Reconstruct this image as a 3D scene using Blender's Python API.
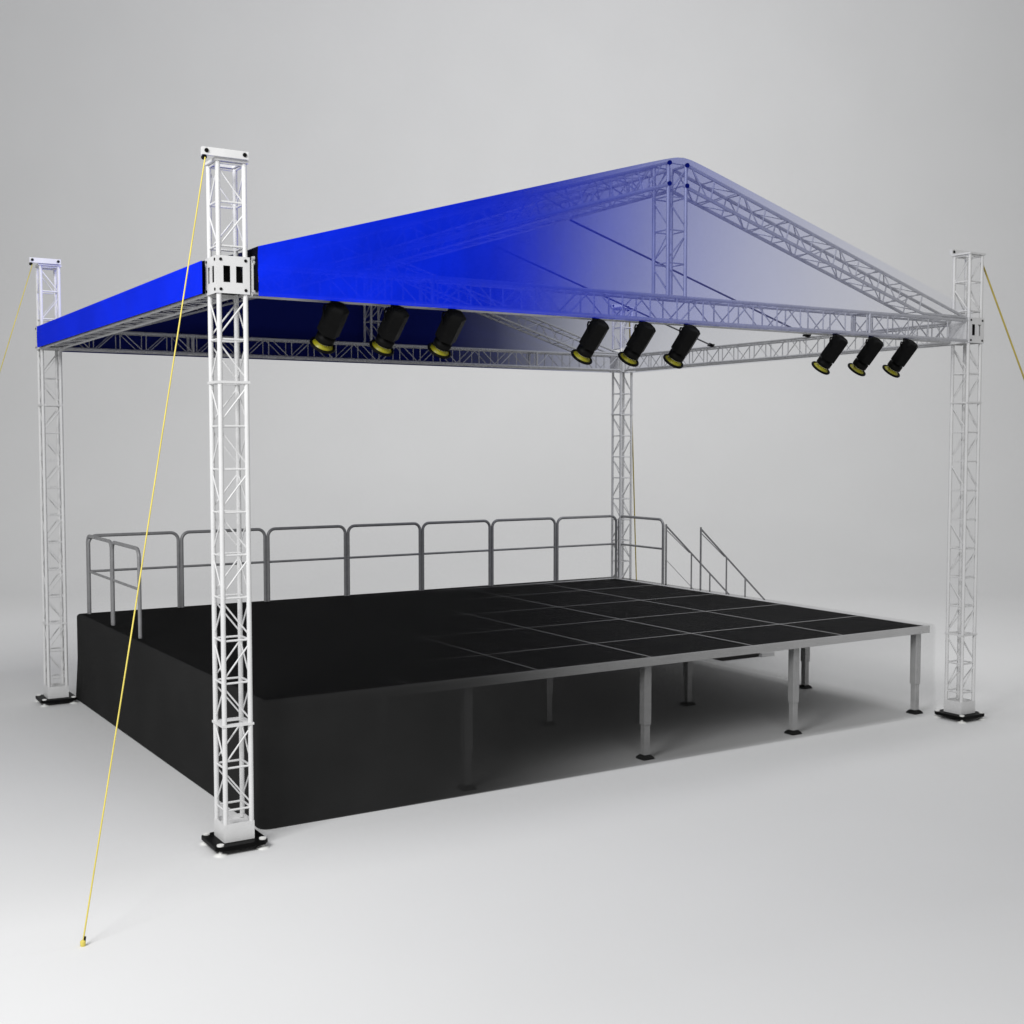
import bpy, math, random
from mathutils import Vector, Matrix
random.seed(4)
scene = bpy.context.scene
for o in list(bpy.data.objects):
    bpy.data.objects.remove(o)
C = scene.collection
V = Vector
# ------------------------------------------------------------------ camera
RT = V((0.84906, -0.52834, 0.0))          # camera right, level
FW = V((0.52834, 0.84906, 0.0))           # camera heading, level
PITCH = 0.05411
cam_d = bpy.data.cameras.new('camera')
cam = bpy.data.objects.new('camera', cam_d); C.objects.link(cam)
fwd = FW * math.cos(PITCH) + V((0, 0, -math.sin(PITCH)))
up = FW * math.sin(PITCH) + V((0, 0, math.cos(PITCH)))
cam.matrix_world = Matrix(((RT.x, up.x, -fwd.x, 0), (RT.y, up.y, -fwd.y, 0), (RT.z, up.z, -fwd.z, 3.8), (0, 0, 0, 1)))
cam_d.sensor_width = 36; cam_d.lens = 36 * 1237 / 1024
cam_d.clip_end = 500
scene.camera = cam
# ------------------------------------------------------------------ light: a studio, so lamps and a grey room light
w = bpy.data.worlds.new('World'); scene.world = w; w.use_nodes = True
bg = w.node_tree.nodes['Background']
bg.inputs[0].default_value = (1, 1, 1, 1); bg.inputs[1].default_value = 0.335
def area(name, loc, target, size, power, col=(1, 1, 1)):
    d = bpy.data.lights.new(name, 'AREA'); d.shape = 'SQUARE'; d.size = size; d.energy = power; d.color = col
    o = bpy.data.objects.new(name, d); C.objects.link(o); o.location = loc
    o.rotation_euler = (V(target) - V(loc)).to_track_quat('-Z', 'Y').to_euler()
    return o
area('key_softbox', (-4.5, 5.5, 10.5), (5, 13, 1.5), 5.0, 1500)
area('front_softbox', (2, -3, 14), (6, 9, 0), 6.0, 520)
area('background_softbox', (13, 12, 17), (15, 42, 7), 8.0, 2500)
scene.view_settings.view_transform = 'Standard'
scene.view_settings.look = 'None'
scene.view_settings.exposure = 0
scene.view_settings.gamma = 1
scene.render.engine = 'CYCLES'
scene.cycles.transparent_max_bounces = 24
scene.cycles.max_bounces = 8
scene.cycles.denoising_input_passes = 'RGB'
scene.cycles.use_denoising = True
scene.cycles.use_adaptive_sampling = False

# ------------------------------------------------------------------ materials
def mat(name, col, rough=0.5, metal=0.0, var=0.06, vscale=4.0, bump=0.0, bscale=60.0, spec=None, dist=0.01):
    m = bpy.data.materials.new(name); m.use_nodes = True
    nt = m.node_tree; N = nt.nodes; L = nt.links
    b = N['Principled BSDF']
    b.inputs['Roughness'].default_value = rough; b.inputs['Metallic'].default_value = metal
    if spec is not None: b.inputs['Specular IOR Level'].default_value = spec
    tc = N.new('ShaderNodeTexCoord')
    n = N.new('ShaderNodeTexNoise'); n.inputs['Scale'].default_value = vscale; n.inputs['Detail'].default_value = 6
    L.new(tc.outputs['Object'], n.inputs['Vector'])
    r = N.new('ShaderNodeMapRange'); r.inputs[1].default_value = .3; r.inputs[2].default_value = .7
    r.inputs[3].default_value = 1 - var; r.inputs[4].default_value = 1 + var
    L.new(n.outputs['Fac'], r.inputs[0])
    mx = N.new('ShaderNodeVectorMath'); mx.operation = 'SCALE'; mx.inputs[0].default_value = col
    L.new(r.outputs[0], mx.inputs['Scale']); L.new(mx.outputs[0], b.inputs['Base Color'])
    if bump:
        n2 = N.new('ShaderNodeTexNoise'); n2.inputs['Scale'].default_value = bscale; n2.inputs['Detail'].default_value = 4
        L.new(tc.outputs['Object'], n2.inputs['Vector'])
        bp = N.new('ShaderNodeBump'); bp.inputs['Strength'].default_value = bump; bp.inputs['Distance'].default_value = dist
        L.new(n2.outputs['Fac'], bp.inputs['Height']); L.new(bp.outputs[0], b.inputs['Normal'])
    return m

def fade_out(m, stops, tint=None):
    """the cloth is faded out along camera right: alpha over metres"""
    nt = m.node_tree; N = nt.nodes; L = nt.links
    g = N.new('ShaderNodeNewGeometry')
    d = N.new('ShaderNodeVectorMath'); d.operation = 'DOT_PRODUCT'; d.inputs[1].default_value = (0.849, -0.528, 0)
    L.new(g.outputs['Position'], d.inputs[0])
    r = N.new('ShaderNodeMapRange'); r.inputs[1].default_value = -4; r.inputs[2].default_value = 8
    L.new(d.outputs['Value'], r.inputs[0])
    cr = N.new('ShaderNodeValToRGB'); cr.color_ramp.interpolation = 'LINEAR'
    e = cr.color_ramp.elements
    while len(e) > 1: e.remove(e[-1])
    for i, (u, a) in enumerate(stops):
        x = (u + 4) / 12
        el = e[0] if i == 0 else e.new(x)
        el.position = x; el.color = (a, a, a, 1)
    L.new(r.outputs[0], cr.inputs[0])
    if tint is None:
        L.new(cr.outputs[0], N['Principled BSDF'].inputs['Alpha']); return m
    # where the cloth is faded out, the light that passes is tinted by it
    pw = N.new('ShaderNodeMath'); pw.operation = 'POWER'; pw.inputs[1].default_value = 1.4; L.new(cr.outputs[0], pw.inputs[0])
    k = N.new('ShaderNodeVectorMath'); k.operation = 'SCALE'; k.inputs[0].default_value = tint; L.new(cr.outputs[0], k.inputs['Scale'])
    sb = N.new('ShaderNodeVectorMath'); sb.operation = 'SUBTRACT'; sb.inputs[0].default_value = (1, 1, 1); L.new(k.outputs[0], sb.inputs[1])
    tr = N.new('ShaderNodeBsdfTransparent'); L.new(sb.outputs[0], tr.inputs['Color'])
    mx = N.new('ShaderNodeMixShader'); L.new(pw.outputs[0], mx.inputs[0]); L.new(tr.outputs[0], mx.inputs[1])
    L.new(N['Principled BSDF'].outputs[0], mx.inputs[2]); L.new(mx.outputs[0], N['Material Output'].inputs['Surface'])
    return m
    return m

M_floor = mat('studio_floor', (.745, .747, .748), .75, var=.012, vscale=.5, bump=.02, bscale=3, spec=.2)
M_white = mat('white_powder_coat', (.72, .72, .72), .38, var=.04, vscale=6)
M_alu = mat('aluminium_tube', (.50, .503, .51), .42, .15, var=.07, vscale=5)
M_rail = mat('galvanised_rail', (.29, .29, .295), .45, .2, var=.12, vscale=9)
M_fascia = mat('aluminium_fascia', (.60, .60, .60), .45, .1, var=.05, vscale=3)
M_seam = mat('aluminium_seam', (.44, .44, .44), .5, .1, var=.1, vscale=3)
M_leg = mat('aluminium_leg', (.50, .50, .50), .4, .2, var=.08, vscale=7)
M_black = mat('black_steel', (.003, .003, .003), .5, var=.3, vscale=12, spec=.08)
M_rubber = mat('black_rubber', (.012, .012, .012), .8, var=.2, spec=.2)
M_board = mat('black_deck_board', (.0085, .0085, .0088), .85, var=.22, vscale=1.5, bump=.15, bscale=90, spec=.08)
M_can = mat('black_lamp_housing', (.004, .004, .004), .5, var=.3, vscale=10, spec=.08)
M_gel = mat('yellow_gel', (.33, .31, .01), .4, var=.1, vscale=20)
M_silver = mat('highlight_ring', (.8, .8, .82), .25, .6)
M_strap = mat('yellow_strap', (.72, .60, .12), .7, var=.15, vscale=3)
M_strap_d = mat('ochre_strap', (.42, .33, .06), .7, var=.15, vscale=3)
M_nylon = mat('white_nylon', (.78, .78, .76), .5)
M_cable = mat('grey_steel_rod', (.12, .12, .13), .5, .3)
FADE = [(-3.2, 1.0), (-2.2, .955), (-1.4, .90), (-.7, .84), (.1, .71), (.9, .49), (1.7, .33), (2.7, .23), (3.9, .13), (5.2, .05), (6.2, .02)]
FADE_R = [(-1.2, 1.0), (-.3, .94), (.5, .76), (1.3, .54), (2.2, .36), (3.2, .20), (4.4, .09), (5.5, .03), (6.5, .02)]
def blue(name, stops, tint):
    """blue tarpaulin whose inner side is a dark navy lining"""
    m = fade_out(mat(name, (.003, .024, .80), .7, var=.10, vscale=1.2, bump=.5, bscale=2.2, spec=.03, dist=.06), stops, tint)
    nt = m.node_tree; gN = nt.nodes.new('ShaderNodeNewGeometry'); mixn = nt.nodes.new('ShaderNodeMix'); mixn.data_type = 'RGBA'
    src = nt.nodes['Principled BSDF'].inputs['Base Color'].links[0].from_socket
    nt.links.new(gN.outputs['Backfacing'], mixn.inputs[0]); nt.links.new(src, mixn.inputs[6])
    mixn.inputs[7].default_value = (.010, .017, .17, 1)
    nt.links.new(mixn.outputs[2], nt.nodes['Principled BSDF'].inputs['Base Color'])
    return m
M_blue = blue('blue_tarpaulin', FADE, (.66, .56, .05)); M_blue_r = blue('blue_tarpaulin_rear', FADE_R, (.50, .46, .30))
M_hem = mat('dark_hem', (.002, .002, .006), .8, spec=.05)
SK = [(-3, .99), (-2, .965), (-1.13, .925), (-.42, .83), (.24, .64), (.9, .48), (1.5, .39), (2.9, .25), (4.3, .14), (5.6, .06), (6.5, .03)]
SKB = [(-1, 1.0), (.6, .97), (1.5, .85), (2.4, .58), (3.5, .28), (5, .10)]
def cloth(n, st): return fade_out(mat(n, (.021, .021, .021), .9, var=.12, vscale=1.3, bump=.25, bscale=1.6, spec=.08, dist=.05), st)
M_drape = cloth('charcoal_cloth', SK); M_drape_b = cloth('charcoal_cloth_rear', SKB)
TK = [(-4, 1.0), (-3.0, .985), (-1.8, .89), (-.9, .72), (.2, .5), (1.2, .28), (2.2, .14), (4, .07), (6, .04)]
M_top = fade_out(mat('black_top_cloth', (.006, .006, .006), .95, var=.15, vscale=1.5, bump=.2, bscale=1.5, spec=.04, dist=.03), TK)

# ------------------------------------------------------------------ mesh helpers
class MB:
    def __init__(s): s.v = []; s.f = []; s.sm = []
    def add(s, vs, fs, smooth=False):
        o = len(s.v); s.v += [V(p) for p in vs]
        for f in fs: s.f.append([i + o for i in f]); s.sm.append(smooth)
    def box(s, x0, x1, y0, y1, z0, z1):
        s.add([(x0, y0, z0), (x1, y0, z0), (x1, y1, z0), (x0, y1, z0), (x0, y0, z1), (x1, y0, z1), (x1, y1, z1), (x0, y1, z1)],
              [(0, 3, 2, 1), (4, 5, 6, 7), (0, 1, 5, 4), (1, 2, 6, 5), (2, 3, 7, 6), (3, 0, 4, 7)])
    def tube(s, pts, r, n=8, caps=True, radii=None):
        pts = [V(p) for p in pts]; rings = []; prev = None
        for i, p in enumerate(pts):
            if i == 0: t = pts[1] - p
            elif i == len(pts) - 1: t = p - pts[i - 1]
            else: t = (pts[i + 1] - p).normalized() + (p - pts[i - 1]).normalized()
            t.normalize()
            if prev is None:
                a = V((0, 0, 1)) if abs(t.z) < .9 else V((1, 0, 0))
                u = t.cross(a).normalized()
            else: u = (prev - t * prev.dot(t)).normalized()
            prev = u; q = t.cross(u)
            rr = radii[i] if radii else r
            rings.append([p + (u * math.cos(2 * math.pi * k / n) + q * math.sin(2 * math.pi * k / n)) * rr for k in range(n)])
        vs = [p for R in rings for p in R]; fs = []
        for i in range(len(rings) - 1):
            for k in range(n):
                a = i * n + k; b = i * n + (k + 1) % n
                fs.append((a, b, b + n, a + n))
        s.add(vs, fs, True)
        if caps:
            s.add(rings[0], [tuple(reversed(range(n)))]); s.add(rings[-1], [tuple(range(n))])
    def build(s, name, m, parent=None, loc=None):
        me = bpy.data.meshes.new(name); me.from_pydata([tuple(p) for p in s.v], [], s.f); me.update()
        for p, sm in zip(me.polygons, s.sm): p.use_smooth = sm
        me.materials.append(m)
        o = bpy.data.objects.new(name, me); C.objects.link(o)
        if parent: o.parent = parent
        if loc: o.location = loc
        return o
def tag(o, label, cat, group=None, kind=None):
    if label: o['label'] = label
    if cat: o['category'] = cat
    if group: o['group'] = group
    if kind: o['kind'] = kind
    return o
def thing(name, loc, label, cat, group=None, rz=0):
    o = bpy.data.objects.new(name, None); C.objects.link(o); o.location = loc; o.rotation_euler = (0, 0, rz)
    o.empty_display_size = .2
    return tag(o, label, cat, group)
def dup(root, loc, rz=0, label=None, group=None):
    r = root.copy(); C.objects.link(r); r.location = loc; r.rotation_euler = (0, 0, rz)
    if label: r['label'] = label
    if group: r['group'] = group
    def kids(a, b):
        for ch in list(a.children):
            c = ch.copy(); C.objects.link(c); c.parent = b
            kids(ch, c)
    kids(root, r)
    return r
def bevel(o, wd, seg=2):
    m = o.modifiers.new('bevel', 'BEVEL'); m.width = wd; m.segments = seg; m.limit_method = 'ANGLE'
    return o

# ------------------------------------------------------------------ setting: one studio sweep, floor curving up into the wall
def sweep():
    prof = [(-40, 0), (-20, 0), (0, 0), (10, 0), (20, 0), (30, 0)]
    Y0, R = 31.5, 9.0
    for i in range(0, 33):
        a = math.pi / 2 * i / 32; prof.append((Y0 + R * math.sin(a), R - R * math.cos(a)))
    prof += [(Y0 + R, 16), (Y0 + R, 24), (Y0 + R, 34)]
    vs = []; fs = []; xs = [-60, -30, 0, 30, 60]
    for d, z in prof:
        for x in xs:
            p = FW * d + RT * x; vs.append((p.x, p.y, z))
    n = len(xs)
    for i in range(len(prof) - 1):
        for k in range(n - 1):
            a = i * n + k; fs.append((a, a + 1, a + 1 + n, a + n))
    m = MB(); m.add(vs, fs, True)
    return m
tag(sweep().build('floor', M_floor), 'pale grey studio floor curving up into a plain grey backdrop', None, kind='structure')

# ------------------------------------------------------------------ lattice truss
def lacing(mb, A, B, off1, off2, bay, r, phase=0, ends=True, gap=.12):
    """rungs and alternating diagonals of one face between two parallel chords"""
    A = V(A); B = V(B); L = (B - A).length; n = max(1, round(L / bay)); st = (B - A) / n
    o1 = V(off1); o2 = V(off2)
    for i in range(n + 1):
        if ends or 0 < i < n: mb.tube([A + st * i + o1, A + st * i + o2], r, 6, False)
    for i in range(n):
        a, b = (o1, o2) if (i + phase) % 2 == 0 else (o2, o1)
        mb.tube([A + st * (i + gap) + a, A + st * (i + 1 - gap) + b], r * .9, 6, False)
def box_truss(root, A, B, U, S, bay=.39, rc=.021, rb=.0085, m=None, joints=()):
    """A,B: centre line ends; U,S: half vectors of the section"""
    m = m or M_alu
    A, B, U, S = V(A), V(B), V(U), V(S)
    for a, b in ((1, 1), (1, -1), (-1, 1), (-1, -1)):
        c = MB(); c.tube([A + U * a + S * b, B + U * a + S * b], rc, 10); c.build('chord', m, root)
    l = MB()
    lacing(l, A, B, U + S, -U + S, bay, rb, 0)
    lacing(l, A, B, U - S, -U - S, bay, rb, 0)
    lacing(l, A, B, U + S, U - S, bay, rb, 1)
    lacing(l, A, B, -U + S, -U - S, bay, rb, 1)
    l.build('lacing', m, root)
    # square end frames bolted to the next length
    D = (B - A); D.normalize()
    for dj in joints:
        j = MB(); c = A + D * dj
        for q in (1, -1):
            j.tube([c + S * q - U * 1.1, c + S * q + U * 1.12], rc * 1.05, 8)
            j.tube([c + U * q - S * 1.0, c + U * q + S * 1.0], rc * .8, 8)
        j.build('joint_frame', m, root)

# ------------------------------------------------------------------ towers
TW = .1255                                 # half spacing of the tower posts
def dock(t, sx, sy):
    a = MB(); a.box(min(sx * .178, sx * .19), max(sx * .178, sx * .19), -.14, .14, 5.175, 5.51); a.build('docking_plate', M_white, t)
    a = MB(); a.box(-.14, .14, min(sy * .178, sy * .19), max(sy * .178, sy * .19), 5.175, 5.51); a.build('docking_plate', M_white, t)
def make_tower(flip=False):
    t = thing('truss_tower', (0, 0, 0), 'x', 'tower', 'white lattice towers at the four corners of the stage')
    b = MB(); P = .255; K = .05
    ring = [(-P + K, -P), (P - K, -P), (P, -P + K), (P, P - K), (P - K, P), (-P + K, P), (-P, P - K), (-P, -P + K)]
    b.add([(x, y, .045) for x, y in ring] + [(x, y, .087) for x, y in ring],
          [tuple(reversed(range(8))), tuple(range(8, 16))] + [(i, (i + 1) % 8, 8 + (i + 1) % 8, 8 + i) for i in range(8)])
    bevel(b.build('base_plate', M_black, t), .006)
    for sx in (-1, 1):
        for sy in (-1, 1):
            x, y = sx * .205, sy * .205
            f = MB(); f.tube([(x, y, 0), (x, y, .012), (x, y, .02), (x, y, .104)], .05, 14, True, [.062, .058, .018, .018])
            f.tube([(x, y, .088), (x, y, .102)], .034, 10)
            f.build('levelling_foot', M_nylon, t)
    bb = MB(); h = .147
    bb.box(-h, h, -h, -h + .012, .089, .26); bb.box(-h, h, h - .012, h, .089, .26)
    bb.box(-h, -h + .012, -h + .012, h - .012, .089, .26); bb.box(h - .012, h, -h + .012, h - .012, .089, .26)
    bb.box(-h + .012, h - .012, -h + .012, h - .012, .089, .225)
    bb.build('base_block', M_white, t)
    for sx in (-1, 1):
        for sy in (-1, 1):
            c = MB(); c.tube([(sx * TW, sy * TW, .23), (sx * TW, sy * TW, 6.38)], .0235, 12); c.build('post', M_white, t)
    l = MB(); zs = [.42]
    z0, bay = .387, .3985
    n = 15
    corners = [(-TW, -TW), (TW, -TW), (TW, TW), (-TW, TW)]
    for k in range(n + 1):
        z = z0 + bay * k
        if 5.1 < z < 5.56: continue
        if 5.5 < z < 6.2: z += .05
        for i in range(4):
            a, c = corners[i], corners[(i + 1) % 4]
            l.tube([(a[0], a[1], z), (c[0], c[1], z)], .011, 6, False)
    for k in range(n):
        za = z0 + bay * (k + .1); zb = z0 + bay * (k + .9)
        if zb > 5.2 and za < 5.5: continue
        for i in range(4):
            a, c = corners[i], corners[(i + 1) % 4]
            if ((k % 2 == 0) == (i in (0, 1))) != (flip and i in (1, 3)): a, c = c, a
            l.tube([(a[0], a[1], za), (c[0], c[1], zb)], .0085, 6, False)
    l.build('lacing', M_white, t)
    q = .153
    for z in (1.175, 4.367):
        f = MB()
        f.box(-q, q, -q, -q + .055, z, z + .022); f.box(-q, q, q - .055, q, z, z + .022)
        f.box(-q, -q + .055, -q + .055, q - .055, z, z + .022); f.box(q - .055, q, -q + .055, q - .055, z, z + .022)
        f.build('flange', M_white, t)
    # top plate (open square) and head beam
    tp = MB(); q = .160
    tp.box(-q, q, -q, -q + .06, 6.378, 6.402); tp.box(-q, q, q - .06, q, 6.378, 6.402)
    tp.box(-q, -q + .06, -q + .06, q - .06, 6.378, 6.402); tp.box(q - .06, q, -q + .06, q - .06, 6.378, 6.402)
    tp.build('top_plate', M_white, t)
    hb = MB(); hb.box(-.285, .145, -.195, -.15, 6.404, 6.475)
    beam = hb.build('head_beam', M_white, t)
    for x in (-.248, .108):
        s = MB(); s.tube([(x, -.205, 6.442), (x, -.14, 6.442)], .019, 12); s.build('sheave', M_black, beam)
    s = MB(); s.tube([(-.265, -.20, 6.384), (-.265, -.155, 6.384)], .021, 12); s.build('pulley', M_black, beam)
    # coupling box: four slotted plates
    g = MB(); h = .1515; th = .007; z0, z1 = 5.185, 5.525; sl0, sl1 = 5.285, 5.435
    for ax in range(4):
        def bx(u0, u1, za, zb):
            if ax == 0: g.box(u0, u1, -h - th, -h, za, zb)
            if ax == 1: g.box(u0, u1, h, h + th, za, zb)
            if ax == 2: g.box(-h - th, -h, max(u0, -h), min(u1, h), za, zb)
            if ax == 3: g.box(h, h + th, max(u0, -h), min(u1, h), za, zb)
        e = h + (th if ax < 2 else 0)
        bx(-e, e, z0, sl0); bx(-e, e, sl1, z1)
        bx(-e, -.093, sl0, sl1); bx(-.027, .027, sl0, sl1); bx(.093, e, sl0, sl1)
    box = g.build('coupling_box', M_white, t)
    for z in (z0 + .035, z1 - .035):
        for u in (-.118, .118):
            bl = MB(); bl.tube([(u, -h - th - .006, z), (u, h + th + .006, z)], .0145, 8); bl.build('bolt', M_black, box)
            bl = MB(); bl.tube([(-h - th - .006, u, z), (h + th + .006, u, z)], .0143, 8); bl.build('bolt', M_black, box)
    sv = MB(); sv.box(-.095, .095, -.095, .095, 5.20, 5.51); sv.build('guide_sleeve', M_black, box)
    # end plates where the eave trusses dock
    return t
XL, XR, YF, YB = 3.872, 14.316, 11.185, 18.95
tw = make_tower()
tw.location = (XL - .003, YF + .02, 0)
tw['label'] = 'nearest and tallest-looking white lattice tower, at the black-draped front corner of the stage'
t2 = dup(tw, (XL - .02, YB, 0), 0, 'white lattice tower at the far left, behind the draped stage side')
dock(tw, 1, 1); dock(t2, 1, -1)
tw = make_tower(True); tw.location = (XR - .02, YF, 0); tw.rotation_euler.z = math.pi
tw['label'] = 'white lattice tower standing beside the bare right front corner of the stage deck'
t2 = dup(tw, (XR - .055, YB, 0), math.pi, 'lattice tower seen behind the corner where back and right guard rails meet')
dock(tw, 1, -1); dock(t2, 1, 1)

# ------------------------------------------------------------------ roof trusses
def truss(name, label, group, *a, **k):
    A, B = V(a[0]), V(a[1])
    t = thing(name, A, label, 'truss', group)
    box_truss(t, V((0, 0, 0)), B - A, *a[2:], **k)
    return t
HS = .128; ZT = 5.345; HZ = .135
G1 = 'horizontal eave trusses between the towers'
truss('eave_truss', 'front horizontal eave truss carrying the nine spotlights', G1, (XL + .19, YF, ZT), (XR - .19, YF, ZT), (0, 0, HZ), (0, HS, 0), joints=(1.88, 8.18))
truss('eave_truss', 'rear horizontal eave truss running above the back guard rails', G1, (XL + .19, YB, ZT), (XR - .19, YB, ZT), (0, 0, HZ), (0, HS, 0), joints=(1.88, 8.18))
truss('eave_truss', 'left horizontal eave truss tucked behind the blue side valance', G1, (XL, YF + .19, ZT), (XL, YB - .19, ZT), (0, 0, HZ), (HS, 0, 0))
truss('eave_truss', 'right horizontal eave truss receding from the right front tower', G1, (XR, YF + .19, ZT), (XR, YB - .19, ZT), (0, 0, HZ), (HS, 0, 0))
XM = (XL + XR) / 2 - .012
G2 = 'sloping rafter trusses of the gable roof'
sl = (6.855 - 5.40) / (XM - .13 - 4.10)
nrm = math.hypot(1, sl)
for yy, w1 in ((YF, 'front'), (YB, 'rear')):
    for sx, w2 in ((-1, 'left'), (1, 'right')):
        A = V((XM + sx * .13, yy, 6.855)); dxe = .13 + (6.855 - 5.66) / sl; B = V((XM + sx * dxe, yy, 5.66))
        lab = {('front', 'left'): 'front sloping roof truss rising to the peak behind blue tarpaulin',
               ('front', 'right'): 'front sloping roof truss descending from the peak to the right front tower',
               ('rear', 'left'): 'rear sloping roof truss on the left half, under the solid blue cover',
               ('rear', 'right'): 'rear sloping roof truss descending towards the tower behind the guard rails'}[(w1, w2)]
        U = V((sx * sl / nrm * .12, 0, .12 / nrm))
        tr = truss('rafter_truss', lab, G2, A, B, U, (0, HS, 0), bay=.40)
        for sy in (-1, 1):
            P = B - A + V((0, sy * HS, 0)); E = V((XM + sx * 5.03, yy + sy * HS, 5.515)) - A; K = P - U
            m = MB(); m.tube([P + U, E], .021, 10); m.build('chord', M_alu, tr)
            m = MB(); m.tube([K, V((K.x + sx * .10, K.y, 5.525 - A.z)), V((E.x, K.y, 5.52 - A.z))], .019, 10); m.build('chord', M_alu, tr)
            
truss('ridge_truss', 'ridge truss running back from the roof peak', None, (XM, YF + .15, 6.855), (XM, YB - .15, 6.855), (0, 0, .12), (HS, 0, 0))
for yy, lab in ((YF, 'front vertical king post truss below the roof peak'), (YB, 'rear vertical king post truss seen behind the left spotlights')):
    t = thing('king_post', (XM, yy, 5.49), lab, 'truss', 'vertical king posts under the ridge')
    box_truss(t, (0, 0, 0), (0, 0, 6.975 - 5.49), (HS, 0, 0), (0, HS, 0), bay=.42)
    for x in (-HS, HS):
        for z in (6.74, 6.97):
            b = MB(); b.tube([(x, -HS - .035, z - 5.49), (x, -HS - .012, z - 5.49)], .026, 10); b.build('bolt', M_black, t)

GR = 'diagonal steel rods bracing the roof slopes'
for (ya, yb, w1) in ((13.363, 14.0, 'nearer'), (15.466, 16.243, 'farther')):
    for sx, w2 in ((1, 'right'),):
        a = V((XM + sx * .12, ya, 6.71)); b = V((XM + sx * 5.1, yb, 5.48))
        t = thing('roof_rod', a, '%s dark thin bracing rod under the %s roof slope' % (w1, w2), 'rod', GR)
        m = MB(); m.tube([(0, 0, 0), b - a], .0135, 6); m.build('rod', M_cable, t)
        m = MB(); m.tube([(b - a) * .975, (b - a) * .99], .032, 8); m.tube([(b - a) * .983 - V((0, .08, 0)), (b - a) * .983 + V((0, .08, 0))], .016, 6)
        m.build('clamp', M_black, t)

# ------------------------------------------------------------------ tarpaulin cover
cx0, cx1, cy0, cy1, cz0 = 3.655, 14.51, 10.955, 19.17, 5.168
ax, az = (cx0 + cx1) / 2, 7.03
ez = 5.50
def rz(x):
    """roof height, softly rounded over the ridge"""
    d = abs(x - ax); s = (az + .03 - ez) / (ax - cx0)
    return az + .03 - s * math.sqrt(d * d + .12 * .12)
cov = thing('roof_cover', (ax, cy0, cz0), 'blue tarpaulin roof cover, solid on the left and see-through towards the right', 'tarpaulin')
O = V((ax, cy0, cz0))
def sheet(name, pts_fn, nu, nv, m=M_blue, flip=False):
    vs = []; fs = []
    for j in range(nv + 1):
        for i in range(nu + 1): vs.append(V(pts_fn(i / nu, j / nv)) - O)
    for j in range(nv):
        for i in range(nu):
            a = j * (nu + 1) + i; f = (a, a + 1, a + nu + 2, a + nu + 1)
            fs.append(tuple(reversed(f)) if flip else f)
    mb = MB(); mb.add(vs, fs, True)
    return mb.build(name, m, cov)
nx0, nx1 = 4.075, 14.115; ny0, ny1 = 11.40, 18.73; vy0, vy1 = 11.285, 18.80
def wob(x, z, k): return .012 * math.sin(x * 1.3 + z * 2.1 + k) + .008 * math.sin(x * 3.1 - z * 3 + k)
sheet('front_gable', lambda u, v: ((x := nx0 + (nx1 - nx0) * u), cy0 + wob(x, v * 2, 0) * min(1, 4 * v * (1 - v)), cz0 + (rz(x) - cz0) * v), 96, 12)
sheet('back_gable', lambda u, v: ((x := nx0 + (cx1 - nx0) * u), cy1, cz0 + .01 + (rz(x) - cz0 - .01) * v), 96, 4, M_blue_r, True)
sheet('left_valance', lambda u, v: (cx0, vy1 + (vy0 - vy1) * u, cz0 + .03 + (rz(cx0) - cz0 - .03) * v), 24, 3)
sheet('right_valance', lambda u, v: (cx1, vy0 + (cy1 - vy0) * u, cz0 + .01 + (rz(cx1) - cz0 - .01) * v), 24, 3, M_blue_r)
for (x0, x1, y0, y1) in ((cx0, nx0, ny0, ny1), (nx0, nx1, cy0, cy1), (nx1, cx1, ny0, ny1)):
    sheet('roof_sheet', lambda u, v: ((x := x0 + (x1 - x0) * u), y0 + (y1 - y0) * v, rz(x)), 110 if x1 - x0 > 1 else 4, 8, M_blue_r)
for (xa, sgn) in ((nx0, 1), (nx1, -1)):
    for (ya, yb, yc) in ((cy0, ny0, ny0), (ny1, cy1, ny1)):
        if sgn > 0:
            sheet('corner_return', lambda u, v: (xa, ya + .01 + (yb - ya - .02) * u, cz0 + .04 + (rz(xa) - .05 - cz0) * v), 2, 2, M_hem)
            xo = cx0
            sheet('corner_return', lambda u, v: (xo + .01 + (xa - xo - .02) * u, yc - (.015 if yc < 15 else -.015), cz0 + .04 + (ez - cz0 - .04) * v), 2, 2, M_hem)

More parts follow.
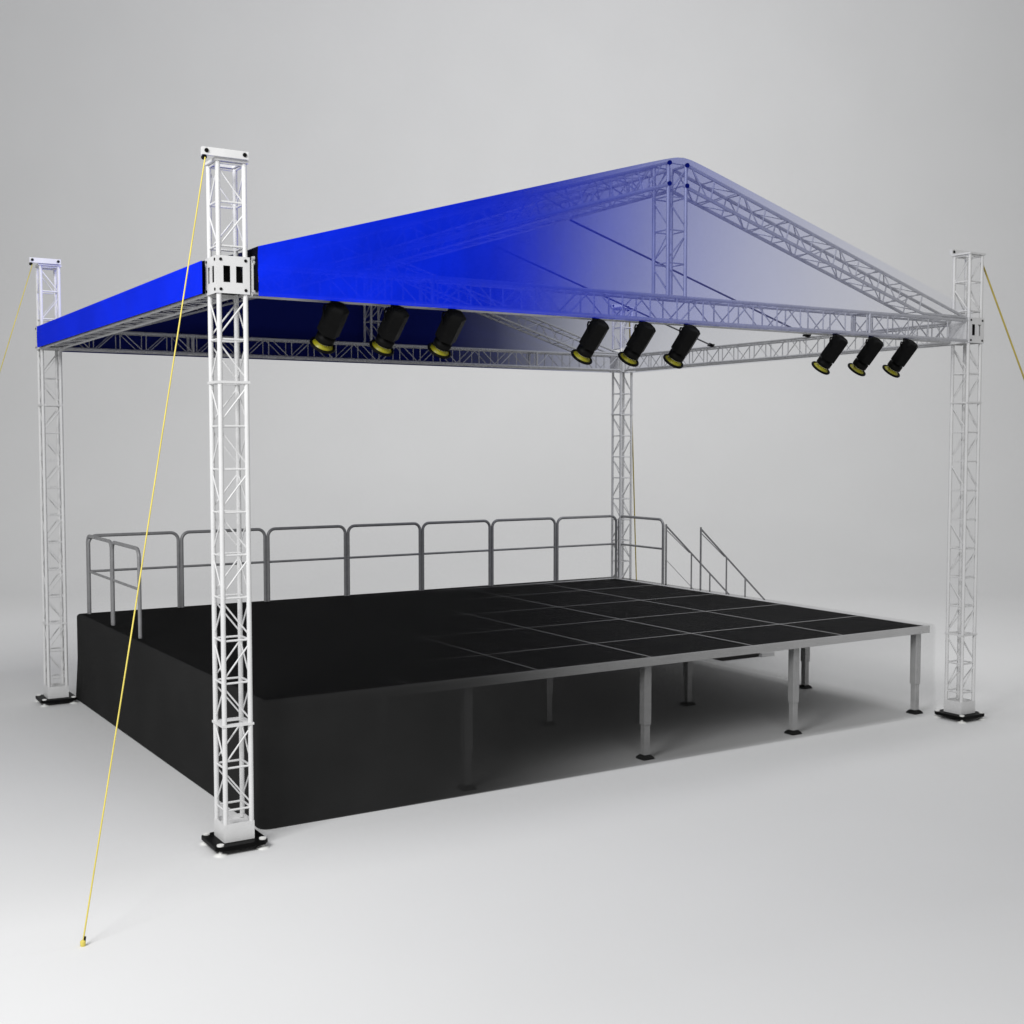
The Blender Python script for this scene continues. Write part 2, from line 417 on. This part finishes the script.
# ------------------------------------------------------------------ spotlights
def make_spot():
    t = thing('spotlight', (0, 0, 0), 'x', 'spotlight', 'black spotlights hanging from the front truss')
    d = V((-.10, .64, -.762)).normalized()
    side = d.cross(V((0, 0, 1))).normalized(); upv = side.cross(d).normalized()
    c0 = V((0.02, -.015, -.17))                       # tilt axis
    y = MB()                                          # hook clamp and yoke
    y.tube([(0, -.035, .03), (0, -.038, .0), (0, -.03, -.02), (0, 0, -.03)], .014, 8)
    y.tube([(0, 0, .0), (0, 0, -.06)], .013, 8)
    hw = .12
    p0 = c0 + side * hw; p1 = c0 - side * hw
    y.tube([p0, p0 + V((0, 0, .085)), p0 * .85 + V((0, 0, .09)), V((0, 0, -.055)), p1 * .85 + V((0, 0, .09)), p1 + V((0, 0, .085)), p1], .010, 6)
    y.build('yoke', M_can, t)
    def prof(sec, name, m, n, parent, rot=0):
        mb = MB(); vs = []
        for (s, r) in sec:
            for k in range(n):
                a = 2 * math.pi * (k + rot) / n
                vs.append(c0 + d * s + side * (math.cos(a) * r) + upv * (math.sin(a) * r))
        fs = []
        for i in range(len(sec) - 1):
            for k in range(n):
                a = i * n + k; b = i * n + (k + 1) % n; fs.append((b, a, a + n, b + n))
        fs.append(tuple(range(n))); fs.append(tuple(reversed(range(len(sec) * n - n, len(sec) * n))))
        mb.add(vs, fs, n > 12)
        return mb.build(name, m, parent)
    # eight-sided housing, chamfered rear
    body = prof([(-.145, .085), (-.115, .116), (.175, .116), (.180, .100)], 'housing', M_can, 6, t, .5)
    bevel(body, .003)
    prof([(.180, .066), (.205, .062), (.212, .097), (.272, .097), (.279, .084)], 'barrel', M_can, 20, t)
    prof([(.2765, .083), (.282, .083)], 'highlight_ring', M_silver, 24, t)  # silver ring added as the highlight between barrel and gel
    # flared gel frame: black rim with the yellow gel seen from behind
    prof([(.2825, .05), (.303, .070), (.328, .109), (.332, .109)], 'gel', M_gel, 28, t)
    r = MB(); pts = []
    for k in range(33):
        a = 2 * math.pi * k / 32; pts.append(c0 + d * .330 + side * math.cos(a) * .119 + upv * math.sin(a) * .119)
    r.tube(pts, .015, 8, False); r.build('gel_frame', M_can, t)
    return t
sx = [4.886, 5.533, 6.186, 7.992, 8.641, 9.292, 11.704, 12.353, 13.002]
sl_ = ['black spotlight nearest the front left tower, under solid blue tarpaulin',
       'middle one of the three black spotlights under solid blue tarpaulin',
       'rightmost of the three black spotlights under solid blue tarpaulin',
       'black spotlight of the centre trio hanging farthest from the king post, on its left',
       'black spotlight of the centre trio overlapping the far rear tower',
       'black spotlight of the centre trio directly beneath the king post',
       'leftmost black spotlight of the trio near the front right tower',
       'middle black spotlight of the trio near the front right tower',
       'black spotlight closest to the front right tower']
sp = make_spot()
for i, x in enumerate(sx):
    o = sp if i == 0 else dup(sp, (0, 0, 0))
    o.location = (x, YF - .03, 5.20); o['label'] = sl_[i]
    o.rotation_euler = (0, 0, math.radians([0, 1.5, -1, .5, 0, -1.5, 1, 0, -1][i]))

# ------------------------------------------------------------------ stage deck
dx0, dx1, dy0, dy1, dz = 4.325, 14.05, 11.60, 18.86, 1.262
deck = thing('stage_platform', (dx0, dy0, 0), 'stage platform of black deck panels on grey aluminium legs', 'stage')
DO = V((dx0, dy0, 0))
xe = [dx0 + (dx1 - dx0) * i / 6 for i in range(7)]
ye = [dy0, 12.79, 14.39, 15.99, 17.60, dy1]
fr = MB(); g = .010
for x in xe[1:-1]: fr.box(x - g - DO.x, x + g - DO.x, .03, dy1 - dy0 - .03, dz - .09, dz + .003)
for y in ye[1:-1]:
    for i in range(6):
        a = xe[i] + (g if i else .03); b = xe[i + 1] - (g if i < 5 else .03)
        fr.box(a - DO.x, b - DO.x, y - g - DO.y, y + g - DO.y, dz - .09, dz + .003)
fr.build('panel_frame', M_seam, deck)
fa = MB(); W_, D_ = dx1 - dx0 + .11, dy1 - dy0 + .13; fh = dz - .106
fa.box(0, W_, 0, .03, fh, dz); fa.box(0, W_, D_ - .16, D_, fh, dz)
fa.box(0, .03, .03, D_ - .16, fh, dz); fa.box(W_ - .14, W_, .03, D_ - .16, fh, dz)
bevel(fa.build('fascia', M_fascia, deck), .004)
for i in range(6):
    for j in range(5):
        x0 = xe[i] + (g if i else .012); x1 = xe[i + 1] - (g if i < 5 else .012)
        y0 = ye[j] + (g if j else .012); y1 = ye[j + 1] - (g if j < 4 else .012)
        b = MB(); b.box(x0 - DO.x, x1 - DO.x, y0 - DO.y, y1 - DO.y, dz - .002, dz + .0015)
        b.box(x0 + .03 - DO.x, x1 - .03 - DO.x, y0 + .03 - DO.y, y1 - .03 - DO.y, dz - .03, dz - .003)
        b.build('deck_panel', M_board, deck)
def make_leg():
    l = MB(); h = .052; l.box(-h, h, -h, h, .42, dz - .108); o = bevel(l.build('leg', M_leg, deck), .006)
    q = MB(); h = .042; q.box(-h, h, -h, h, .05, .42); bevel(q.build('inner_tube', M_leg, o), .005)
    f = MB(); a, b = .08, .052
    f.add([(-a, -a, 0), (a, -a, 0), (a, a, 0), (-a, a, 0), (-a, -a, .02), (a, -a, .02), (a, a, .02), (-a, a, .02), (-b, -b, .05), (b, -b, .05), (b, b, .05), (-b, b, .05)],
          [(3, 2, 1, 0)] + [(i, (i + 1) % 4, 4 + (i + 1) % 4, 4 + i) for i in range(4)] + [(4 + i, 4 + (i + 1) % 4, 8 + (i + 1) % 4, 8 + i) for i in range(4)] + [(8, 9, 10, 11)])
    f.build('foot', M_rubber, o)
    return o
lg = make_leg(); first = True
for y in (11.735, 13.87, 18.70):
    for x in (4.42, 6.71, 9.205, 11.665, 14.03):
        o = lg
        if not first:
            o = lg.copy(); C.objects.link(o); o.parent = deck
            for ch in lg.children: c = ch.copy(); C.objects.link(c); c.parent = o
        first = False
        o.location = (x - DO.x, y - DO.y, 0)

# ------------------------------------------------------------------ cloth over the platform
kx0, kx1, ky0, ky1, kz = 4.185, 14.24, 11.53, 19.10, dz + .017
kc = thing('stage_drape', (kx0, ky0, 0), 'black cloth draped over the stage, solid on the left and faded out to the right', 'drape')
KO = V((kx0, ky0, 0)); RB = .05
def rring(ins, z, n=6):
    """rounded rectangle inset from the drape outline"""
    r = max(.07 - ins, .012); pts = []
    for (cx, cy, a0) in ((kx1 - ins - r, ky0 + ins + r, -90), (kx1 - ins - r, ky1 - ins - r, 0), (kx0 + ins + r, ky1 - ins - r, 90), (kx0 + ins + r, ky0 + ins + r, 180)):
        for k in range(n + 1):
            a = math.radians(a0 + 90 * k / n); x = cx + r * math.cos(a); y = cy + r * math.sin(a)
            if x < 9: x += .09 * (1 - (y - ky0) / (ky1 - ky0))
            pts.append(V((x, y, z)) - KO)
    return pts
rings = [rring(-.035, .012), rring(0, .6), rring(0, kz - RB)]
for k in range(1, 6):
    a = math.pi / 2 * k / 5; rings.append(rring(RB * (1 - math.cos(a)), kz - RB + RB * math.sin(a)))
n = len(rings[0])
back = range(6, 14)                      # segments of the ring that hang behind the platform
for nm, ks, mm in (('side_drape', [k for k in range(n) if k not in back], M_drape), ('rear_drape', list(back), M_drape_b)):
    mb = MB()
    mb.add([p for R in rings for p in R], [(i * n + k, i * n + (k + 1) % n, (i + 1) * n + (k + 1) % n, (i + 1) * n + k) for i in range(len(rings) - 1) for k in ks], True)
    mb.build(nm, mm, kc)
mb = MB(); mb.add(rings[-1], [tuple(range(n))]); mb.build('top_cloth', M_top, kc)

# ------------------------------------------------------------------ guard rails
def rail_panel(width, label, loc, rz_, hz=1.172, base=kz - .002):
    t = thing('guard_rail', loc, label, 'guard rail', 'tubular guard rail panels round the stage edge', rz_)
    r = .12; f = MB(); pts = [(0, 0, 0)]
    for k in range(9):
        a = math.pi - math.pi / 2 * k / 8; pts.append((r + r * math.cos(a), 0, hz - r + r * math.sin(a)))
    for k in range(9):
        a = math.pi / 2 - math.pi / 2 * k / 8; pts.append((width - r + r * math.cos(a), 0, hz - r + r * math.sin(a)))
    pts.append((width, 0, 0)); f.tube(pts, .0255, 10)
    f.build('rail_frame', M_rail, t)
    m = MB(); m.tube([(.018, 0, .64), (width - .018, 0, .64)], .019, 8); m.build('mid_rail', M_rail, t)
    return t
rb = kz - .002; yr = 18.95
w0 = (14.16 - 4.33) / 7
bl = ['guard rail panel at the far left of the back row, joining the left side rails', 'back guard rail panel crossed by the nearest lattice tower',
      'back guard rail panel just to the right of the nearest lattice tower', 'middle panel of the seven back guard rails',
      'back guard rail panel, fifth from the left side rails', 'back guard rail panel, second from the rear tower',
      'back guard rail panel ending at the rear tower']
for i in range(7):
    rail_panel(w0 - .055, bl[i], (4.355 + w0 * i, yr, rb), 0)
rail_panel(1.40, 'left side guard rail panel touching the back row', (4.355, 19.00, rb), -math.pi / 2)
rail_panel(1.37, 'left side guard rail panel with a free front end, crossed by the yellow guy strap', (4.355, 17.56, rb), -math.pi / 2)
rail_panel(1.33, 'lone guard rail panel on the right side beside the stairs', (14.15, 18.88, rb), -math.pi / 2)

# ------------------------------------------------------------------ stairs
st = thing('stage_stairs', (14.26, 16.64, 0), 'steep grey stairs with two slanting handrails at the right rear side', 'stairs')
W_s = .96; run = 1.40
sm = MB()
for y in (0, W_s - .03):
    sm.add([(0.0, y, 1.22), (0.0, y, 1.02), (run - .1, y, 0), (run + .08, y, 0), (run + .08, y, .08),
            (0.0, y + .03, 1.22), (0.0, y + .03, 1.02), (run - .1, y + .03, 0), (run + .08, y + .03, 0), (run + .08, y + .03, .08)],
           [(0, 1, 2, 3, 4), (9, 8, 7, 6, 5), (0, 5, 6, 1), (1, 6, 7, 2), (2, 7, 8, 3), (3, 8, 9, 4), (4, 9, 5, 0)])
sm.build('stringers', M_leg, st)
bs = MB(); bs.box(1.16, 1.46, -.34, -.002, 0, .07); bs.build('base_plate', M_fascia, st)
bs = MB(); bs.box(.30, 1.155, -.26, W_s - .05, 0, .05); bs.build('shade_pad', M_rubber, st)  # black slab added to stand in for the shade under the lowest tread
bs = MB(); bs.box(1.16, run + .06, .031, W_s - .031, 0, .19); bs.build('bottom_step', M_leg, st)
for k in range(5):
    tb = MB(); x = run * k / 6 + .02; z = 1.06 - k * .2
    tb.box(x, x + .26, .031, W_s - .031, z, z + .03); tb.build('tread', M_leg, st)
for y in (0.0, W_s):
    h = MB(); z1 = 2.33; s = .885
    hx = 1.52
    h.tube([(0, y, 1.0), (0, y, z1 + .03)], .017, 8)
    h.tube([(0, y, z1), (hx, y, z1 - s * hx)], .017, 8)
    h.tube([(0, y, z1 - .07), (.55, y, z1 - s * .55 - .03)], .008, 6)
    h.tube([(hx, y, z1 - s * hx), (hx, y, .08)], .015, 8)
    for px in (.60, 1.05): h.tube([(px, y, z1 - s * px), (px, y, 1.2 - px * .86)], .014, 8)
    h.tube([(0, y, z1 - .62), (hx, y, z1 - .62 - s * hx)], .005, 6)
    h.build('handrail', M_rail, st)

# ------------------------------------------------------------------ guy straps
def guy(a, b, label, m, r=.0064):
    a = V(a); b = V(b)
    t = thing('guy_strap', b, label, 'strap', 'yellow guy straps anchoring the towers')
    s = MB(); s.tube([a - b, (a - b) * .35, V((0, 0, .03))], r, 6); s.build('webbing', m, t)
    k = MB(); k.tube([(0, 0, 0), (0, 0, .008), (0, 0, .012), (0, 0, .035), (0, 0, .045)], .02, 12, True, [.018, .020, .020, .022, .012]); k.build('ground_anchor', m, t)
    k = MB(); q = (a - b).normalized(); k.tube([V((0.01, 0, .035)), V((0.01, 0, .035)) + q * .035], .010, 8); k.build('hook', M_black, t)
guy((XL - .275, YF - .21, 6.37), (2.096, 9.536, 0), 'bright yellow guy strap running from the nearest tower to a floor anchor in front', M_strap)
guy((XL - .27, YB - .20, 6.37), (1.95, 20.6, 0), 'pale yellow guy strap leaving the far left tower', M_strap, .0065)
guy((XR + .17, YF - .06, 6.33), (16.1, 9.5, 0), 'ochre guy strap leaving the right front tower', M_strap_d, .013)
guy((XR + .24, YB + .18, 6.335), (16.05, 20.75, 0), 'ochre guy strap beside the rear tower, behind the right guard rail', M_strap_d, .012)
